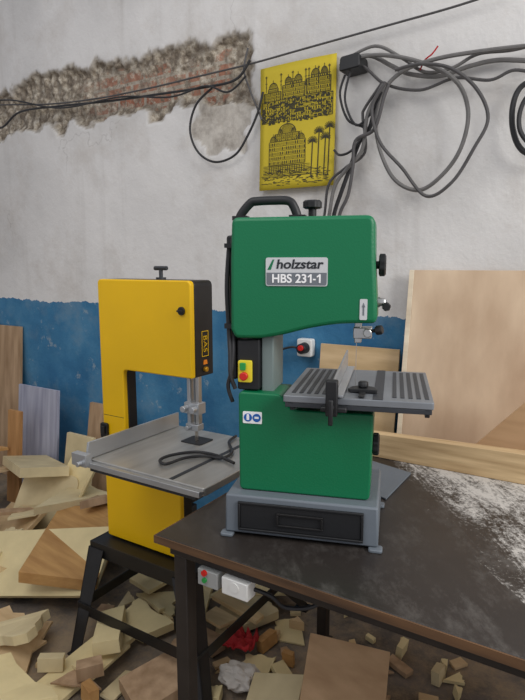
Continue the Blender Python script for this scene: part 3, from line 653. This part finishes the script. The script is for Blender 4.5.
# ------------------------------------------------------------------ SCRAPS
GR='wood offcuts heaped on the floor'
placed=[]
def scrap(at,dims,rot,mat,label,kind='board',name='wood_offcut',cat='wood offcut',cap=None,reject=False,keep=1.0):
    c=Vector(at)
    w,d,t=dims; bm=B()
    if kind=='board':
        k=rs.uniform(.0,.25) if rs else 0
        prism(bm,[(-w/2,-d/2),(w/2,-d/2),(w/2*(1-k),d/2),(-w/2*(1-k*.3),d/2)],-t/2,t/2,'z')
    elif kind in('jag','sheet'):
        r_=rs or random.Random(int(w*1000)); pts=[]
        # a rectangle with one or two straight cut sides and torn ones
        n=r_.choice([5,7,9])
        def side(x0_,y0_,x1_,y1_,torn):
            L=[(x0_,y0_)]
            if torn:
                for i in range(1,n):
                    t_=i/n; jx,jy=r_.uniform(-.05,.05)*w,r_.uniform(-.08,.08)*d
                    L.append((x0_+(x1_-x0_)*t_+jx*(y1_!=y0_),y0_+(y1_-y0_)*t_+jy*(x1_!=x0_)))
            return L
        k1=r_.uniform(.55,1); a_,b2=w/2,d/2
        pts=side(-a_,-b2,a_,-b2,r_.random()<.3)+side(a_,-b2,a_*k1,b2,True)+side(a_*k1,b2,-a_*r_.uniform(.6,1),b2*r_.uniform(.7,1),r_.random()<.6)
        vs=prism(bm,pts,-t/2,t/2,'z')
        if kind=='sheet':
            cu=r_.uniform(-.2,.35)
            for v in vs: v.co.z+=cu*v.co.x*v.co.x/max(w,.01)
    elif kind=='bent':
        n=14; prof=[]
        for i in range(n+1):
            s=i/n-.5; prof.append((s*w,.9*w*s*s))
        prism(bm,prof+[(x*.99,z_+t) for x,z_ in prof[::-1]],-d/2,d/2,'y')
    elif kind=='frame': prism(bm,rounded([(-w/2,-d/2),(w/2,-d/2),(w/2,d/2),(-w/2,d/2)],w*.2,6),-t/2,t/2,'z')
    elif kind=='crumple':
        bmesh.ops.create_icosphere(bm,subdivisions=4,radius=.5)
        for v in bm.verts:
            v.co*=1+.35*noise.noise(v.co*4)+.2*abs(noise.noise(v.co*9)); v.co.x*=w; v.co.y*=d; v.co.z*=t
    Mx=Matrix.Rotation(math.radians(rot[2]),4,'Z')@Matrix.Rotation(math.radians(rot[1]),4,'Y')@Matrix.Rotation(math.radians(rot[0]),4,'X')
    bmesh.ops.transform(bm,matrix=Mx,verts=bm.verts[:])
    xs=[v.co.x for v in bm.verts]; ys=[v.co.y for v in bm.verts]; zs=[v.co.z for v in bm.verts]
    bx=(c.x+min(xs),c.x+max(xs),c.y+min(ys),c.y+max(ys)); hz=max(zs)-min(zs)
    if cap is not None or reject:
        ox=(bx[1]-bx[0])*.2; oy=(bx[3]-bx[2])*.2; zb_=.001
        for (a0,a1,b0,b1,t0,t1) in placed:
            if bx[0]+ox<a1 and bx[1]-ox>a0 and bx[2]+oy<b1 and bx[3]-oy>b0: zb_=max(zb_,t1)
        if (reject and zb_>.01) or (cap is not None and zb_>cap): bm.free(); return None
        c.z=zb_-min(zs)
    if c.z+min(zs)<.001: c.z=.001-min(zs)
    if bx[3]>2.27: c.y-=bx[3]-2.27; bx=(bx[0],bx[1],bx[2]-(bx[3]-2.27),2.27)
    placed.append((*bx,c.z+min(zs),c.z+min(zs)+min(hz,t*1.1+.35*max(0,hz-t))*keep))
    bmesh.ops.translate(bm,vec=c,verts=bm.verts[:])
    return solo(name,label,cat,R,(c.x,c.y,c.z+min(zs)),bm,mat,bevel=.001 if kind in('board','frame','bent') else 0,group=GR if cat=='wood offcut' else None,smooth=False)
rs=None
board('wooden_board','tall brown board leaning against the blue wall','wooden board',R.py(-45,330,2.2).x,R.py(12,330,2.2).x,.02,2.18,2.26,0,R.py(10,326,2.26).z,brown)
board('wooden_board','grey-faced striped board propped in front of the wall','wooden board',R.py(16,386,2.1).x,R.py(55,388,2.1).x,.015,2.06,2.12,.0,R.py(30,386,2.12).z,lav)
board('wooden_board','narrow orange-brown plank leaning beside grey board','wooden board',R.py(8,410,1.97).x,R.py(20,410,1.97).x,.02,1.92,1.97,.0,R.py(10,410,1.97).z,pine2)
board('wooden_board','tan board leaning behind the yellow saw above offcuts','wooden board',R.py(76,402,2.1).x,R.py(116,402,2.1).x,.02,2.10,2.20,.0,R.py(88,402,2.2).z,brown)
board('wooden_board','pale board standing beside the tan board behind offcuts','wooden board',R.py(58,430,2.0).x,R.py(84,430,2.0).x,.02,1.98,2.06,.0,R.py(70,434,2.05).z,beige)
for q in((-4.2,-1.6,2.02,2.3,0,1.0),(-.91,-.77,.9,1.05,0,.6),(-.91,-.77,1.7,1.9,0,.6)): placed.append(q)
for (bx_,by_) in ft: placed.append((bx_-.06,bx_+.06,by_-.06,by_+.06,0,.5))
def at(px,py,yr,dz=0): c=R.py(px,py,yr); return (c.x,c.y,c.z+dz)
rs=random.Random(29)
mats=[pine,beige,ply2,ora,foamw,foamw,brown,beige,foamw]; nm=['pine','beige','plywood','orange-brown','cream','yellowish','tan','pale beige','pale cream']
KD=['board','board','strip','sheet','sheet','sheet']; WD={'board':'board','strip':'long narrow','sheet':'torn sheet'}
def rand_scrap(x,y,w,cap,tilt):
    i=rs.randrange(len(mats)); kd=rs.choice(KD)
    if kd=='strip': w*=1.25; d=rs.uniform(.03,.07); t=rs.choice([.01,.018])
    elif kd=='sheet': d=w*rs.uniform(.5,.85); t=rs.choice([.006,.012,.035])
    else: d=w*rs.uniform(.35,.65); t=rs.choice([.012,.02,.05])
    return scrap((x,y,0),(w,d,t),(rs.uniform(-tilt,tilt*1.5),rs.uniform(-tilt,tilt),rs.uniform(0,180)),mats[i],f'{nm[i]} {WD[kd]} offcut in the heap on the floor',('board' if kd=='strip' else kd),cap=cap)
cnt=0
for k in range(1100):
    x=rs.uniform(-3.4,-1.72); y=rs.uniform(1.08,1.97)
    w=rs.uniform(.30,.60) if k<600 else rs.uniform(.12,.30)
    capz=.05+.21*sst(1.1,1.85,y)*sst(-1.6,-2.1,x)
    cnt+=rand_scrap(x,y,w,capz,15) is not None
    if cnt>90: break
R2=rs; rs=None
scrap(at(44,504,1.76),(.34,.34,.016),(58,3,14),beige,'pale rounded plywood seat blank standing in the heap','frame')
scrap(at(40,568,1.40),(.66,.30,.02),(36,-10,16),foamw,'large pale board lying tilted on the heap')
scrap(at(82,492,1.86),(.28,.28,.014),(60,0,-20),foamw,'curved plywood piece standing in the heap','bent')
scrap(at(14,528,1.62),(.46,.20,.02),(34,-12,-14),ply2,'plywood board lying across the heap')
scrap(at(96,536,1.72),(.22,.18,.06),(18,6,40),foamw,'thick pale block resting in the heap')
scrap(tuple(R.pz(344,686,.15)),(.25,.24,.04),(48,8,22),tan,'large warm tan slab propped under the workbench')
scrap(tuple(R.pz(275,700,.05)),(.18,.14,.03),(20,-14,10),beige,'beige block leaning in the scraps under the bench')
scrap(tuple(R.pz(240,676,.05)),(.13,.10,.07),(0,8,20),pap,'crumpled pale paper bag in the scraps','crumple',name='paper_bag',cat='paper')
rg=R.pz(240,640,.06)
placed.append((rg.x-.05,rg.x+.05,rg.y-.05,rg.y+.05,0,.1))
rs=R2
cnt=0
for k in range(900):
    px=rs.uniform(5,300) if k<600 else rs.uniform(200,460); py=rs.uniform(580,715)
    p=R.pz(px,py,.01)
    if p.y<.8 or p.y>2.2 or p.x<-2.3: continue
    w=rs.uniform(.18,.38) if k<350 else rs.uniform(.05,.14)
    if p.x>-1.0: w*=.6
    cnt+=rand_scrap(p.x,p.y,w,.012 if p.x>-1.15 else .06,6) is not None
    if cnt>75: break
bm=B(); c=rg; n=10
gr=[[bm.verts.new((c.x+(i/n-.5)*.11,c.y+(j/n-.5)*.09,.065+.05*noise.noise(Vector((i*.5,j*.5,1))))) for j in range(n+1)] for i in range(n+1)]
for i in range(n):
    for j in range(n): bm.faces.new((gr[i][j],gr[i+1][j],gr[i+1][j+1],gr[i][j+1]))
o=solo('red_rag','crumpled red rag lying on the scrap heap','rag',R,(c.x,c.y,.03),bm,redc,smooth=True); o.modifiers.new('s','SOLIDIFY').thickness=.006

# ------------------------------------------------------------------ LIGHT & CAMERA
w=bpy.data.worlds.new('world'); scene.world=w; w.use_nodes=True
bg=w.node_tree.nodes['Background']; bg.inputs[0].default_value=(.91,.92,1,1); bg.inputs[1].default_value=.51
def area(name,loc,tgt,size,en,col):
    l=bpy.data.lights.new(name,'AREA'); l.size=size; l.energy=en; l.color=col
    o=bpy.data.objects.new(name,l); scene.collection.objects.link(o); o.location=loc
    o.rotation_euler=(Vector(tgt)-Vector(loc)).to_track_quat('-Z','Y').to_euler()
area('window_light',(2.6,-.8,2.9),(0,1.7,.9),1.5,92,(1,.98,.95))
area('ceiling_lamp',(-1.2,.4,3.2),(-1,1.8,.9),1.5,20,(1,.98,.95))
cam=bpy.data.cameras.new('cam'); co=bpy.data.objects.new('cam',cam); scene.collection.objects.link(co)
cam.sensor_fit='VERTICAL'; cam.sensor_height=36; cam.sensor_width=27; cam.lens=28.8; cam.clip_start=.02
co.location=(0,0,CZ); co.rotation_euler=(math.pi/2-TH,0,0); scene.camera=co
